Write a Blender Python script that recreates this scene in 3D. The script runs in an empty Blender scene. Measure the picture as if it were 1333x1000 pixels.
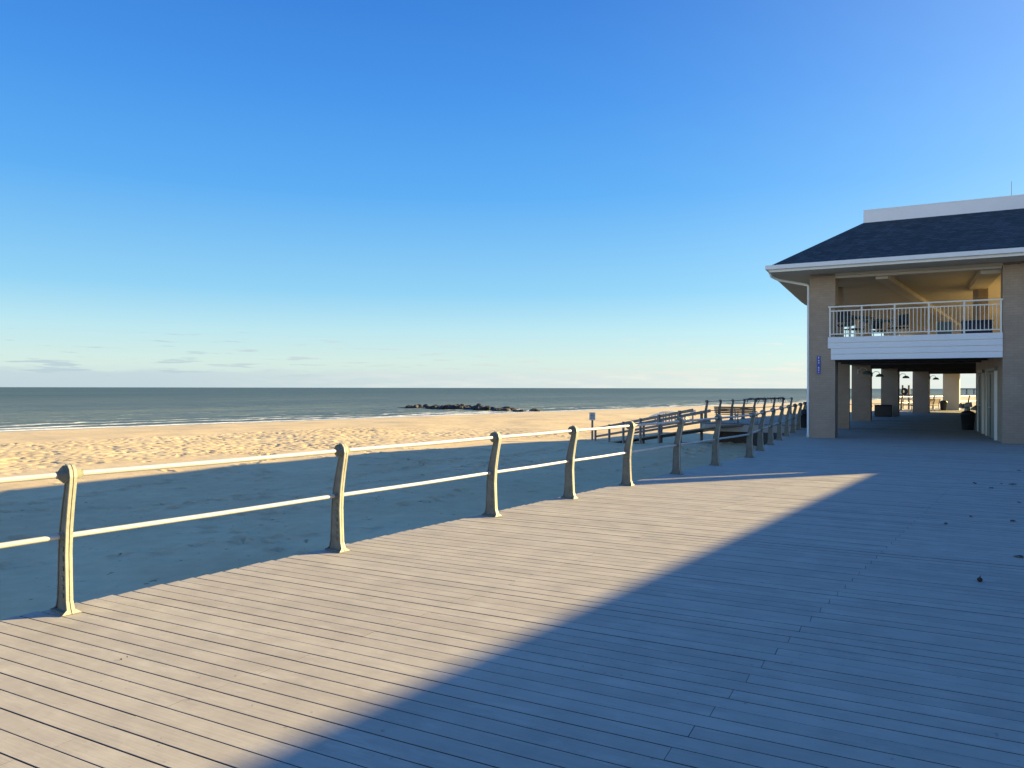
import bpy, bmesh, math, random
import numpy as np
from mathutils import Vector, Matrix
R = math.radians
random.seed(7); rng = np.random.default_rng(7)
SC = bpy.context.scene
COL = SC.collection

# ---------------------------------------------------------------- camera, sky, sun, exposure
SUN_AZ, SUN_EL = 70.0, 15.3          # azimuth clockwise from the view direction (+Y)
cam_d = bpy.data.cameras.new('camera'); cam = bpy.data.objects.new('camera', cam_d); COL.objects.link(cam)
cam.location = (0, 0, 1.6)
cam.rotation_euler = (Matrix.Rotation(R(90), 4, 'X') @ Matrix.Rotation(R(0.10), 4, 'Z')).to_euler()
cam_d.sensor_width = 36; cam_d.lens = 26.0; cam_d.shift_y = 0.0038
cam_d.clip_start = 0.05; cam_d.clip_end = 60000
SC.camera = cam

def N(nt, typ, **kw):
    n = nt.nodes.new(typ)
    for k, v in kw.items():
        if k == 'inp':
            for a, b in v.items(): n.inputs[a].default_value = b
        else: setattr(n, k, v)
    return n
def MATH(nt, op, a, b=None, c=None, clamp=False):
    n = nt.nodes.new('ShaderNodeMath'); n.operation = op; n.use_clamp = clamp
    for i, x in enumerate((a, b, c)):
        if x is None: continue
        if isinstance(x, (int, float)): n.inputs[i].default_value = x
        else: nt.links.new(x, n.inputs[i])
    return n.outputs[0]
def MIX(nt, fac, a, b, blend='MIX'):
    n = nt.nodes.new('ShaderNodeMix'); n.data_type = 'RGBA'; n.blend_type = blend
    for s, x in ((n.inputs[0], fac), (n.inputs[6], a), (n.inputs[7], b)):
        if isinstance(x, (int, float)): s.default_value = x
        elif isinstance(x, tuple): s.default_value = (*x, 1) if len(x) == 3 else x
        else: nt.links.new(x, s)
    return n.outputs[2]
def RAMP(nt, fac, stops, interp='LINEAR'):
    n = nt.nodes.new('ShaderNodeValToRGB'); cr = n.color_ramp; cr.interpolation = interp
    while len(cr.elements) < len(stops): cr.elements.new(0.5)
    for e, (p, c) in zip(cr.elements, stops):
        e.position = p; e.color = (c, c, c, 1) if isinstance(c, (int, float)) else (*c, 1)
    nt.links.new(fac, n.inputs[0]); return n.outputs[0]
def NOISE(nt, vec, scale, detail=3, rough=0.55, out=0):
    n = nt.nodes.new('ShaderNodeTexNoise'); n.inputs['Scale'].default_value = scale
    n.inputs['Detail'].default_value = detail; n.inputs['Roughness'].default_value = rough
    if vec is not None: nt.links.new(vec, n.inputs['Vector'])
    return n.outputs[out]
def MAP(nt, vec, rot=(0, 0, 0), scale=(1, 1, 1), loc=(0, 0, 0)):
    n = nt.nodes.new('ShaderNodeMapping'); n.inputs['Rotation'].default_value = rot
    n.inputs['Scale'].default_value = scale; n.inputs['Location'].default_value = loc
    nt.links.new(vec, n.inputs['Vector']); return n.outputs[0]

w = bpy.data.worlds.new('World'); SC.world = w; w.use_nodes = True
nt = w.node_tree; nt.nodes.clear()
sky = N(nt, 'ShaderNodeTexSky', sky_type='NISHITA', sun_disc=False, sun_elevation=R(SUN_EL), sun_rotation=R(SUN_AZ),
        altitude=0, air_density=1.0, dust_density=0.35, ozone_density=3.0)
hs = N(nt, 'ShaderNodeHueSaturation', inp={'Saturation': 1.32, 'Hue': 0.497, 'Value': 1.0}); nt.links.new(sky.outputs[0], hs.inputs['Color'])
tc = N(nt, 'ShaderNodeTexCoord'); sep = N(nt, 'ShaderNodeSeparateXYZ'); nt.links.new(tc.outputs['Generated'], sep.inputs[0])
el = sep.outputs[2]
az = MATH(nt, 'ARCTAN2', sep.outputs[0], sep.outputs[1])
# clear winter gradient: deep blue overhead, pale and humid low over the sea
grad = RAMP(nt, el, [(0.0, (0.68, 0.82, 0.81)), (0.035, (0.69, 0.88, 0.85)), (0.075, (0.54, 0.84, 0.93)), (0.125, (0.315, 0.69, 0.97)), (0.25, (0.125, 0.455, 0.97)), (0.36, (0.075, 0.33, 0.90)), (0.47, (0.050, 0.240, 0.77)), (0.7, (0.055, 0.245, 0.74)), (1.0, (0.055, 0.24, 0.70))])
gs = N(nt, 'ShaderNodeVectorMath', operation='SCALE'); nt.links.new(grad, gs.inputs[0]); gs.inputs['Scale'].default_value = 6.6
tint = MIX(nt, 0.85, hs.outputs[0], gs.outputs[0])
# the sky brightens and whitens towards the sun
dv = N(nt, 'ShaderNodeVectorMath', operation='DOT_PRODUCT'); nt.links.new(tc.outputs['Generated'], dv.inputs[0])
dv.inputs[1].default_value = (math.sin(R(SUN_AZ)) * math.cos(R(SUN_EL)), math.cos(R(SUN_AZ)) * math.cos(R(SUN_EL)), math.sin(R(SUN_EL)))
glow = MATH(nt, 'POWER', MATH(nt, 'MAXIMUM', dv.outputs['Value'], 0.0), 5.0)
tint = MIX(nt, 1.0, tint, MIX(nt, glow, (0, 0, 0), (2.2, 2.4, 2.2)), 'ADD')
# fill glow added low behind the camera to brighten shaded facade, posts and sand
back = MATH(nt, 'MULTIPLY', MATH(nt, 'MULTIPLY', sep.outputs[1], -1.6, clamp=True), RAMP(nt, el, [(0.0, 1.0), (0.12, 0.85), (0.45, 0.0)]))
tint = MIX(nt, 1.0, tint, MIX(nt, back, (0, 0, 0), (7.5, 6.4, 5.0)), 'ADD')
# thin cloud band and small scattered clouds, flattened towards the horizon
cv = N(nt, 'ShaderNodeCombineXYZ'); nt.links.new(MATH(nt, 'MULTIPLY', az, 9.0), cv.inputs[0]); nt.links.new(MATH(nt, 'MULTIPLY', el, 70.0), cv.inputs[1])
n1 = NOISE(nt, cv.outputs[0], 1.5, 6, 0.6)
cv2 = N(nt, 'ShaderNodeCombineXYZ'); nt.links.new(MATH(nt, 'MULTIPLY', az, 9.0), cv2.inputs[0]); nt.links.new(MATH(nt, 'MULTIPLY', el, 130.0), cv2.inputs[1])
n2 = NOISE(nt, cv2.outputs[0], 1.7, 5, 0.55)
bank_edge = MATH(nt, 'ADD', MATH(nt, 'MULTIPLY', el, -1.0), MATH(nt, 'MULTIPLY', MATH(nt, 'SUBTRACT', n1, 0.5), 0.030))
bank = RAMP(nt, MATH(nt, 'ADD', bank_edge, 0.5235), [(0.499, 0.0), (0.506, 0.8), (0.53, 1.0)])
pn = N(nt, 'ShaderNodeMapRange', inp={'From Min': 0.02, 'From Max': 0.09, 'To Min': 0.54, 'To Max': 0.66}); nt.links.new(el, pn.inputs[0])
puff = MATH(nt, 'MULTIPLY', MATH(nt, 'SUBTRACT', n2, pn.outputs[0]), 14.0, clamp=True)
puff = MATH(nt, 'MULTIPLY', puff, RAMP(nt, el, [(0.010, 0.0), (0.02, 1.0), (0.055, 0.9), (0.085, 0.0)]))
side = MATH(nt, 'MULTIPLY', MATH(nt, 'ADD', az, 0.45), 1.25, clamp=True)     # nearer the sun the clouds are whiter
cloudc = MIX(nt, side, (3.5, 4.35, 4.8), (5.2, 5.7, 5.4))
cloudhi = MIX(nt, MATH(nt, 'MULTIPLY', side, RAMP(nt, n1, [(0.45, 0.0), (0.7, 1.0)])), cloudc, (6.0, 6.0, 5.4))
c1 = MIX(nt, MATH(nt, 'MULTIPLY', bank, 0.92), tint, cloudhi)
puffc = MIX(nt, side, (3.1, 4.0, 4.5), (6.0, 5.9, 5.3))
c2 = MIX(nt, MATH(nt, 'MULTIPLY', puff, 0.75), c1, puffc)
bg = N(nt, 'ShaderNodeBackground', inp={'Strength': 0.05}); sc_ = N(nt, 'ShaderNodeVectorMath', operation='SCALE'); nt.links.new(c2, sc_.inputs[0]); sc_.inputs['Scale'].default_value = 0.89; nt.links.new(sc_.outputs[0], bg.inputs[0])
wo = N(nt, 'ShaderNodeOutputWorld'); nt.links.new(bg.outputs[0], wo.inputs[0])

sun_d = bpy.data.lights.new('sun', 'SUN'); sun_d.energy = 5.0; sun_d.angle = R(0.5); sun_d.color = (1.0, 0.77, 0.33)
sun = bpy.data.objects.new('sun', sun_d); COL.objects.link(sun)
sd = Vector((math.sin(R(SUN_AZ)) * math.cos(R(SUN_EL)), math.cos(R(SUN_AZ)) * math.cos(R(SUN_EL)), math.sin(R(SUN_EL))))
sun.rotation_euler = sd.to_track_quat('Z', 'Y').to_euler(); sun.location = (60, 20, 30)
SC.view_settings.view_transform = 'Standard'; SC.view_settings.look = 'None'
SC.view_settings.exposure = 1.77; SC.view_settings.gamma = 1.0

# ---------------------------------------------------------------- frames
H = 1.6
AZR = 36.3                                    # direction of the boardwalk rail
AZP = 27.5                                    # direction of the pavilion's near part
AZS = 41.8                                    # direction of the shoreline
def dirs(az): a = R(az); return Vector((math.sin(a), math.cos(a), 0)), Vector((math.cos(a), -math.sin(a), 0))   # forward, right
UF, UR = dirs(AZR); PF, PR = dirs(AZP); SF, SR = dirs(AZS)
PC = Vector((9.7, 24.1, 0))                   # near left corner of the pavilion
def PV(x, y, z=0): return PC + PR * x + PF * y + Vector((0, 0, z))

# ---------------------------------------------------------------- materials
MATS = {}
def newmat(name):
    m = bpy.data.materials.new(name); m.use_nodes = True; nt = m.node_tree; nt.nodes.clear()
    out = N(nt, 'ShaderNodeOutputMaterial'); b = N(nt, 'ShaderNodeBsdfPrincipled'); nt.links.new(b.outputs[0], out.inputs[0])
    MATS[name] = m; return m, nt, b
def setbump(nt, b, h, strength=0.3, dist=0.01):
    n = N(nt, 'ShaderNodeBump', inp={'Strength': strength, 'Distance': dist}); nt.links.new(h, n.inputs['Height']); nt.links.new(n.outputs[0], b.inputs['Normal'])
def simple(name, col, rough=0.6, metal=0.0, var=0.12, scale=6.0, bump=0.15, bdist=0.004, dirt=None):
    m, nt, b = newmat(name); geo = N(nt, 'ShaderNodeNewGeometry'); p = geo.outputs['Position']
    n = NOISE(nt, p, scale, 5, 0.6); n2 = NOISE(nt, p, scale * 7, 3, 0.6)
    f = MATH(nt, 'ADD', MATH(nt, 'MULTIPLY', n, 0.7), MATH(nt, 'MULTIPLY', n2, 0.3))
    r = RAMP(nt, f, [(0.3, 1 - var), (0.7, 1 + var * 0.5)])
    c = MIX(nt, 1.0, tuple(col), r, 'MULTIPLY')
    if dirt: c = MIX(nt, RAMP(nt, n, [(0.52, 0.0), (0.72, 0.75)]), c, tuple(dirt))
    nt.links.new(c, b.inputs['Base Color']); b.inputs['Roughness'].default_value = rough; b.inputs['Metallic'].default_value = metal
    setbump(nt, b, n2, bump, bdist); return m

# deck boards
m, nt, b = newmat('deck_boards'); geo = N(nt, 'ShaderNodeNewGeometry')
pr = MAP(nt, geo.outputs['Position'], rot=(0, 0, R(AZP)))
grain = NOISE(nt, MAP(nt, pr, scale=(0.7, 26, 1)), 3.0, 5, 0.6); scuff = NOISE(nt, MAP(nt, pr, scale=(1.0, 3.0, 1)), 1.7, 7, 0.75)
blotch = NOISE(nt, pr, 0.55, 5, 0.6); blot2 = NOISE(nt, pr, 3.2, 5, 0.65)
rnd = geo.outputs['Random Per Island']
base = MIX(nt, rnd, (0.368, 0.330, 0.292), (0.425, 0.385, 0.340))
base = MIX(nt, RAMP(nt, blotch, [(0.36, 0.0), (0.68, 0.5)]), base, (0.44, 0.40, 0.35))
base = MIX(nt, 1.0, base, RAMP(nt, blot2, [(0.3, 0.86), (0.72, 1.08)]), 'MULTIPLY')
base = MIX(nt, 1.0, base, RAMP(nt, grain, [(0.3, 0.91), (0.7, 1.05)]), 'MULTIPLY')
base = MIX(nt, RAMP(nt, scuff, [(0.53, 0.0), (0.70, 0.75)]), base, (0.49, 0.455, 0.40))
base = MIX(nt, RAMP(nt, NOISE(nt, pr, 0.9, 6, 0.7), [(0.60, 0.0), (0.74, 0.5)]), base, (0.30, 0.26, 0.23))
spk = NOISE(nt, pr, 21.0, 2, 0.5)
base = MIX(nt, RAMP(nt, spk, [(0.70, 0.0), (0.76, 0.6)]), base, (0.20, 0.17, 0.15))
nt.links.new(base, b.inputs['Base Color']); nt.links.new(RAMP(nt, blot2, [(0.3, 0.62), (0.7, 0.82)]), b.inputs['Roughness'])
b.inputs['Specular IOR Level'].default_value = 0.15
setbump(nt, b, MATH(nt, 'ADD', MATH(nt, 'MULTIPLY', grain, 0.6), MATH(nt, 'MULTIPLY', spk, 0.4)), 0.3, 0.003)

# sand
m, nt, b = newmat('sand'); geo = N(nt, 'ShaderNodeNewGeometry'); p = geo.outputs['Position']
dq = N(nt, 'ShaderNodeVectorMath', operation='DOT_PRODUCT'); nt.links.new(p, dq.inputs[0]); dq.inputs[1].default_value = tuple(-SR)
q = dq.outputs['Value']
sn1 = NOISE(nt, p, 0.25, 5, 0.6); sn2 = NOISE(nt, p, 2.2, 6, 0.65); sn3 = NOISE(nt, p, 14, 4, 0.6)
c = MIX(nt, RAMP(nt, sn1, [(0.35, 0.0), (0.65, 1.0)]), (0.57, 0.435, 0.265), (0.64, 0.50, 0.315))
c = MIX(nt, 1.0, c, RAMP(nt, sn2, [(0.3, 0.88), (0.7, 1.06)]), 'MULTIPLY')
c = MIX(nt, RAMP(nt, NOISE(nt, MAP(nt, p, scale=(1, 1, 1)), 4.5, 3, 0.6), [(0.665, 0.0), (0.71, 0.8)]), c, (0.20, 0.15, 0.09))
wetq = MATH(nt, 'ADD', q, MATH(nt, 'MULTIPLY', MATH(nt, 'SUBTRACT', NOISE(nt, p, 0.09, 3), 0.5), 5.0))
wn = N(nt, 'ShaderNodeMapRange', inp={'From Min': 85.2, 'From Max': 86.2}); nt.links.new(wetq, wn.inputs[0]); wet = wn.outputs[0]
c = MIX(nt, wet, c, (0.12, 0.095, 0.07))
nt.links.new(c, b.inputs['Base Color'])
nt.links.new(MATH(nt, 'SUBTRACT', 0.92, MATH(nt, 'MULTIPLY', wet, 0.6)), b.inputs['Roughness']); b.inputs['Specular IOR Level'].default_value = 0.25
hgt = MATH(nt, 'ADD', MATH(nt, 'MULTIPLY', sn2, 0.6), MATH(nt, 'MULTIPLY', sn3, 0.25))
dry = MATH(nt, 'SUBTRACT', 1.0, wet)
setbump(nt, b, MATH(nt, 'MULTIPLY', hgt, dry), 0.5, 0.045)

# sea
m, nt, b = newmat('sea_water'); geo = N(nt, 'ShaderNodeNewGeometry'); p = geo.outputs['Position']
sp = MAP(nt, p, rot=(0, 0, R(AZS)))                     # x: away from the sea ; y: along the shore
sx = N(nt, 'ShaderNodeSeparateXYZ'); nt.links.new(sp, sx.inputs[0])
qq = MATH(nt, 'MULTIPLY', sx.outputs[0], -1.0)
wob = MATH(nt, 'MULTIPLY', MATH(nt, 'SUBTRACT', NOISE(nt, MAP(nt, sp, scale=(0.4, 1, 1)), 0.035, 4, 0.6), 0.5), 26.0)
q1 = MATH(nt, 'ADD', qq, wob)
fn = NOISE(nt, MAP(nt, sp, scale=(1.6, 0.7, 1)), 0.85, 6, 0.7)
fpatch = NOISE(nt, MAP(nt, sp, scale=(0.5, 1, 1)), 0.03, 3, 0.5)
foam = None
for (c0, wd, th) in ((89.4, 3.0, 0.36), (95.0, 2.6, 0.46), (101.5, 2.4, 0.53), (110.0, 2.0, 0.60), (126.0, 2.0, 0.64)):
    d = MATH(nt, 'ABSOLUTE', MATH(nt, 'SUBTRACT', q1 if c0 > 90 else MATH(nt, 'ADD', qq, MATH(nt, 'MULTIPLY', wob, 0.12)), c0))
    band = MATH(nt, 'SUBTRACT', 1.0, MATH(nt, 'DIVIDE', d, wd), clamp=True)
    f = MATH(nt, 'MULTIPLY', MATH(nt, 'SUBTRACT', MATH(nt, 'ADD', fn, MATH(nt, 'MULTIPLY', fpatch, 0.35)), MATH(nt, 'ADD', th, MATH(nt, 'MULTIPLY', MATH(nt, 'SUBTRACT', 1.0, band), 0.5))), 7.0, clamp=True)
    foam = f if foam is None else MATH(nt, 'MAXIMUM', foam, f)
far = N(nt, 'ShaderNodeMapRange', inp={'From Min': 100.0, 'From Max': 420.0}); nt.links.new(qq, far.inputs[0])
wc = MIX(nt, far.outputs[0], (0.145, 0.175, 0.150), (0.050, 0.076, 0.060))
cur = NOISE(nt, MAP(nt, sp, scale=(1.0, 0.12, 1)), 0.012, 4, 0.6)
wc = MIX(nt, RAMP(nt, cur, [(0.4, 0.0), (0.62, 1.0)]), wc, (0.085, 0.115, 0.105))
wc = MIX(nt, foam, wc, (0.72, 0.72, 0.70))
nt.links.new(wc, b.inputs['Base Color']); nt.links.new(MATH(nt, 'ADD', MATH(nt, 'MULTIPLY', foam, 0.4), 0.42), b.inputs['Roughness'])
b.inputs['IOR'].default_value = 1.33; b.inputs['Specular IOR Level'].default_value = 0.12
w1 = NOISE(nt, MAP(nt, sp, scale=(1, 0.35, 1)), 0.22, 5, 0.6); w2 = NOISE(nt, MAP(nt, sp, scale=(1, 0.5, 1)), 1.1, 4, 0.6)
w3 = NOISE(nt, MAP(nt, sp, scale=(1, 0.3, 1)), 0.04, 3, 0.6)
hh = MATH(nt, 'ADD', MATH(nt, 'MULTIPLY', w3, 4.0), MATH(nt, 'ADD', MATH(nt, 'MULTIPLY', w1, 1.0), MATH(nt, 'MULTIPLY', w2, 0.22)))
setbump(nt, b, hh, 1.0, 0.8)

# brick / painted masonry of the pavilion
def brick(name, c1, c2, mort):
    m, nt, b = newmat(name); geo = N(nt, 'ShaderNodeNewGeometry')
    pr = MAP(nt, geo.outputs['Position'], rot=(0, 0, R(AZP))); s = N(nt, 'ShaderNodeSeparateXYZ'); nt.links.new(pr, s.inputs[0])
    cx = N(nt, 'ShaderNodeCombineXYZ'); nt.links.new(MATH(nt, 'ADD', s.outputs[0], s.outputs[1]), cx.inputs[0]); nt.links.new(s.outputs[2], cx.inputs[1])
    bt = N(nt, 'ShaderNodeTexBrick', inp={'Color1': (*c1, 1), 'Color2': (*c2, 1), 'Mortar': (*mort, 1), 'Scale': 1.0, 'Mortar Size': 0.006, 'Mortar Smooth': 0.3, 'Brick Width': 0.21, 'Row Height': 0.075})
    nt.links.new(cx.outputs[0], bt.inputs['Vector'])
    n = NOISE(nt, geo.outputs['Position'], 1.2, 5, 0.6)
    nt.links.new(MIX(nt, 1.0, bt.outputs[0], RAMP(nt, n, [(0.3, 0.88), (0.7, 1.08)]), 'MULTIPLY'), b.inputs['Base Color'])
    b.inputs['Roughness'].default_value = 0.85
    setbump(nt, b, MATH(nt, 'SUBTRACT', MATH(nt, 'MULTIPLY', NOISE(nt, geo.outputs['Position'], 60, 2), 0.3), bt.outputs['Fac']), 0.5, 0.006)
brick('tan_brick', (0.43, 0.335, 0.24), (0.395, 0.305, 0.22), (0.36, 0.28, 0.205))
# shingles
m, nt, b = newmat('navy_shingles'); geo = N(nt, 'ShaderNodeNewGeometry')
pr = MAP(nt, geo.outputs['Position'], rot=(0, 0, R(AZP))); s = N(nt, 'ShaderNodeSeparateXYZ'); nt.links.new(pr, s.inputs[0])
cx = N(nt, 'ShaderNodeCombineXYZ'); nt.links.new(MATH(nt, 'ADD', s.outputs[0], MATH(nt, 'MULTIPLY', s.outputs[1], 0.6)), cx.inputs[0]); nt.links.new(MATH(nt, 'MULTIPLY', s.outputs[2], 1.9), cx.inputs[1])
bt = N(nt, 'ShaderNodeTexBrick', inp={'Color1': (0.020, 0.036, 0.050, 1), 'Color2': (0.044, 0.064, 0.082, 1), 'Mortar': (0.010, 0.015, 0.02, 1), 'Scale': 1.0, 'Mortar Size': 0.008, 'Brick Width': 0.26, 'Row Height': 0.14})
nt.links.new(cx.outputs[0], bt.inputs['Vector'])
nt.links.new(MIX(nt, 1.0, bt.outputs[0], RAMP(nt, NOISE(nt, geo.outputs['Position'], 2.5, 5, 0.7), [(0.3, 0.7), (0.7, 1.2)]), 'MULTIPLY'), b.inputs['Base Color'])
b.inputs['Roughness'].default_value = 0.9; setbump(nt, b, MATH(nt, 'SUBTRACT', 1.0, bt.outputs['Fac']), 0.6, 0.012)

simple('white_trim', (0.88, 0.89, 0.84), 0.55, var=0.08, scale=1.5, dirt=(0.78, 0.78, 0.71))
simple('siding', (0.87, 0.89, 0.86), 0.55, var=0.05, scale=1.2)
simple('soffit', (0.54, 0.48, 0.37), 0.8, var=0.10, scale=0.9)
simple('cream_paint', (0.62, 0.55, 0.42), 0.75, var=0.10, scale=1.4)
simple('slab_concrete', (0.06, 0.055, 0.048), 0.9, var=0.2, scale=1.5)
simple('white_metal', (0.84, 0.84, 0.74), 0.45, var=0.08, scale=4)
simple('cast_iron_paint', (0.40, 0.395, 0.335), 0.6, metal=0.1, var=0.35, scale=9, bump=0.4, bdist=0.004, dirt=(0.27, 0.27, 0.23))
simple('rail_pipe', (0.62, 0.61, 0.56), 0.42, metal=0.3, var=0.15, scale=5, bump=0.15)
simple('board_edge_shade', (0.09, 0.08, 0.075), 0.95, var=0.3, bump=0)  # shade of the gaps put into the colour of board sides and ends
simple('grey_paint', (0.34, 0.36, 0.35), 0.6, var=0.15)
simple('web_shade_mast_iron', (0.18, 0.19, 0.16), 0.95, metal=0.0, var=0.35, scale=9, bump=0.4)  # post web shade put into a darker colour; antenna iron simply dark
simple('grey_timber', (0.27, 0.24, 0.21), 0.85, var=0.35, scale=8, bump=0.5)
simple('bench_slats', (0.22, 0.145, 0.10), 0.6, var=0.3, scale=8)
simple('black_plastic', (0.022, 0.026, 0.03), 0.45, var=0.3)
simple('dark_timber', (0.05, 0.042, 0.036), 0.9, var=0.4, scale=5)
simple('bag_plastic', (0.45, 0.46, 0.44), 0.35, var=0.2)
simple('sign_blue', (0.018, 0.07, 0.42), 0.4, var=0.1)
simple('sign_white', (0.6, 0.62, 0.62), 0.5, var=0.08)
simple('sign_ink', (0.05, 0.06, 0.08), 0.6)
simple('door_paint', (0.20, 0.22, 0.19), 0.5, var=0.1)
simple('navy_paint', (0.02, 0.035, 0.09), 0.5)
simple('teal_paint', (0.14, 0.20, 0.20), 0.5)
simple('dry_leaf', (0.055, 0.032, 0.018), 0.8, var=0.4, scale=30)
simple('asphalt', (0.05, 0.05, 0.05), 0.9)
m, nt, b = newmat('rock'); geo = N(nt, 'ShaderNodeNewGeometry'); p = geo.outputs['Position']
zs = N(nt, 'ShaderNodeSeparateXYZ'); nt.links.new(p, zs.inputs[0]); n = NOISE(nt, p, 1.2, 6, 0.7)
c = MIX(nt, RAMP(nt, n, [(0.35, 0.0), (0.7, 1.0)]), (0.010, 0.009, 0.008), (0.040, 0.036, 0.028))
nt.links.new(c, b.inputs['Base Color']); b.inputs['Roughness'].default_value = 0.75; setbump(nt, b, n, 0.7, 0.15)

# ---------------------------------------------------------------- mesh helpers
class MB:
    """collects shapes in world space; build() links them as one mesh object"""
    def __init__(s): s.v = []; s.f = []; s.smooth = []
    def add(s, vs, fs, smooth=False):
        o = len(s.v); s.v += [Vector(x) for x in vs]; s.f += [tuple(i + o for i in f) for f in fs]; s.smooth += [smooth] * len(fs); return s
    def box(s, c, size, fwd=None, bev=0):
        """centre, (right, forward, up) sizes, forward direction as azimuth"""
        F, Rr = dirs(fwd or 0); U = Vector((0, 0, 1)); x, y, z = [k / 2 for k in size]; c = Vector(c)
        if bev:
            b_ = bev
            ring = [(-x + b_, -y), (x - b_, -y), (x, -y + b_), (x, y - b_), (x - b_, y), (-x + b_, y), (-x, y - b_), (-x, -y + b_)]
            inn = [(-x + b_, -y + b_), (x - b_, -y + b_), (x - b_, -y + b_), (x - b_, y - b_), (x - b_, y - b_), (-x + b_, y - b_), (-x + b_, y - b_), (-x + b_, -y + b_)]
            vs = [c + Rr * a + F * d + U * (-z) for a, d in ring] + [c + Rr * a + F * d + U * (z - b_) for a, d in ring] + [c + Rr * a + F * d + U * z for a, d in inn]
            fs = [tuple(range(7, -1, -1))]
            for i in range(8):
                j = (i + 1) % 8; fs.append((i, j, 8 + j, 8 + i))
            for i in range(8):
                j = (i + 1) % 8; fs.append((8 + i, 8 + j, 16 + j, 16 + i))
            fs.append(tuple(range(16, 24)))
            return s.add(vs, fs)
        vs = [c + Rr * a * x + F * d * y + U * e * z for e in (-1, 1) for a, d in ((-1, -1), (1, -1), (1, 1), (-1, 1))]
        return s.add(vs, [(3, 2, 1, 0), (4, 5, 6, 7), (0, 1, 5, 4), (1, 2, 6, 5), (2, 3, 7, 6), (3, 0, 4, 7)])
    def span(s, a, b, wdt, hgt, up=(0, 0, 1)):
        """a bar from a to b, wdt across, hgt in the up direction, centred"""
        a, b = Vector(a), Vector(b); d = (b - a).normalized(); U = Vector(up); Sd = d.cross(U)
        if Sd.length < 1e-4: Sd = d.cross(Vector((0, 1, 0)))
        Sd.normalize(); U = Sd.cross(d).normalized()
        vs = [p + Sd * i * wdt / 2 + U * j * hgt / 2 for p in (a, b) for i, j in ((-1, -1), (1, -1), (1, 1), (-1, 1))]
        return s.add(vs, [(0, 1, 2, 3), (7, 6, 5, 4), (0, 4, 5, 1), (1, 5, 6, 2), (2, 6, 7, 3), (3, 7, 4, 0)])
    def tube(s, pts, r, n=10, caps=True):
        pts = [Vector(p) for p in pts]; rs = r if isinstance(r, (list, tuple)) else [r] * len(pts); o = len(s.v); prev = None
        for i, p in enumerate(pts):
            d = (pts[min(i + 1, len(pts) - 1)] - pts[max(i - 1, 0)]).normalized()
            if prev is None: a = d.cross(Vector((0, 0, 1))); a = a if a.length > 1e-3 else d.cross(Vector((1, 0, 0)))
            else: a = prev - d * prev.dot(d)
            a.normalize(); prev = a; bb = d.cross(a)
            for k in range(n):
                t = 2 * math.pi * k / n; s.v.append(p + (a * math.cos(t) + bb * math.sin(t)) * rs[i])
        for i in range(len(pts) - 1):
            for k in range(n):
                k2 = (k + 1) % n; s.f.append((o + i * n + k, o + i * n + k2, o + (i + 1) * n + k2, o + (i + 1) * n + k)); s.smooth.append(True)
        if caps:
            s.f.append(tuple(o + k for k in range(n - 1, -1, -1))); s.f.append(tuple(o + (len(pts) - 1) * n + k for k in range(n))); s.smooth += [False, False]
        return s
    def prism(s, poly, z0, z1):
        n = len(poly); vs = [(p[0], p[1], z0) for p in poly] + [(p[0], p[1], z1) for p in poly]
        return s.add(vs, [tuple(range(n - 1, -1, -1)), tuple(range(n, 2 * n))] + [(i, (i + 1) % n, n + (i + 1) % n, n + i) for i in range(n)])
    def lathe(s, c, prof, n=20):
        o = len(s.v); c = Vector(c)
        for r_, z in prof:
            for k in range(n): t = 2 * math.pi * k / n; s.v.append(c + Vector((r_ * math.cos(t), r_ * math.sin(t), z)))
        for i in range(len(prof) - 1):
            for k in range(n):
                k2 = (k + 1) % n; s.f.append((o + i * n + k, o + i * n + k2, o + (i + 1) * n + k2, o + (i + 1) * n + k)); s.smooth.append(True)
        s.f.append(tuple(o + k for k in range(n - 1, -1, -1))); s.f.append(tuple(o + (len(prof) - 1) * n + k for k in range(n))); s.smooth += [False, False]
        return s
    def mesh(s, name, mat, off=Vector((0, 0, 0))):
        me = bpy.data.meshes.new(name); me.from_pydata([v - off for v in s.v], [], s.f); me.polygons.foreach_set('use_smooth', s.smooth)
        bm = bmesh.new(); bm.from_mesh(me); bmesh.ops.recalc_face_normals(bm, faces=bm.faces); bm.to_mesh(me); bm.free()
        me.materials.append(MATS[mat]); return me
    def build(s, name, mat, parent=None):
        """geometry given in world space; the parent chain must be unrotated"""
        off = Vector((0, 0, 0)); p = parent
        while p: off += p.location; p = p.parent
        if parent is None and s.v:
            off = sum(s.v, Vector()) / len(s.v); off.z = min(v.z for v in s.v)
        o = bpy.data.objects.new(name, s.mesh(name, mat, off)); COL.objects.link(o); o.parent = parent
        if parent is None: o.location = off
        return o
def link_mesh(name, me, parent=None, loc=(0, 0, 0), az=0):
    o = bpy.data.objects.new(name, me); COL.objects.link(o); o.parent = parent; o.location = loc; o.rotation_euler.z = -R(az); return o
def tag(o, label=None, cat=None, group=None, kind=None):
    if label: o['label'] = label
    if cat: o['category'] = cat
    if group: o['group'] = group
    if kind: o['kind'] = kind
    return o
def thing(name, label, cat, loc=(0, 0, 0), az=0, group=None):
    o = bpy.data.objects.new(name, None); COL.objects.link(o); o.location = loc; o.rotation_euler.z = -R(az); o.empty_display_size = 0.2
    return tag(o, label, cat, group)
def copy_tree(o, parent=None):
    c = o.copy(); COL.objects.link(c); c.parent = parent
    for ch in list(o.children): copy_tree(ch, c)
    return c
def place(o, loc, az, label): o.location = loc; o.rotation_euler.z = -R(az); o['label'] = label; return o

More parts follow.
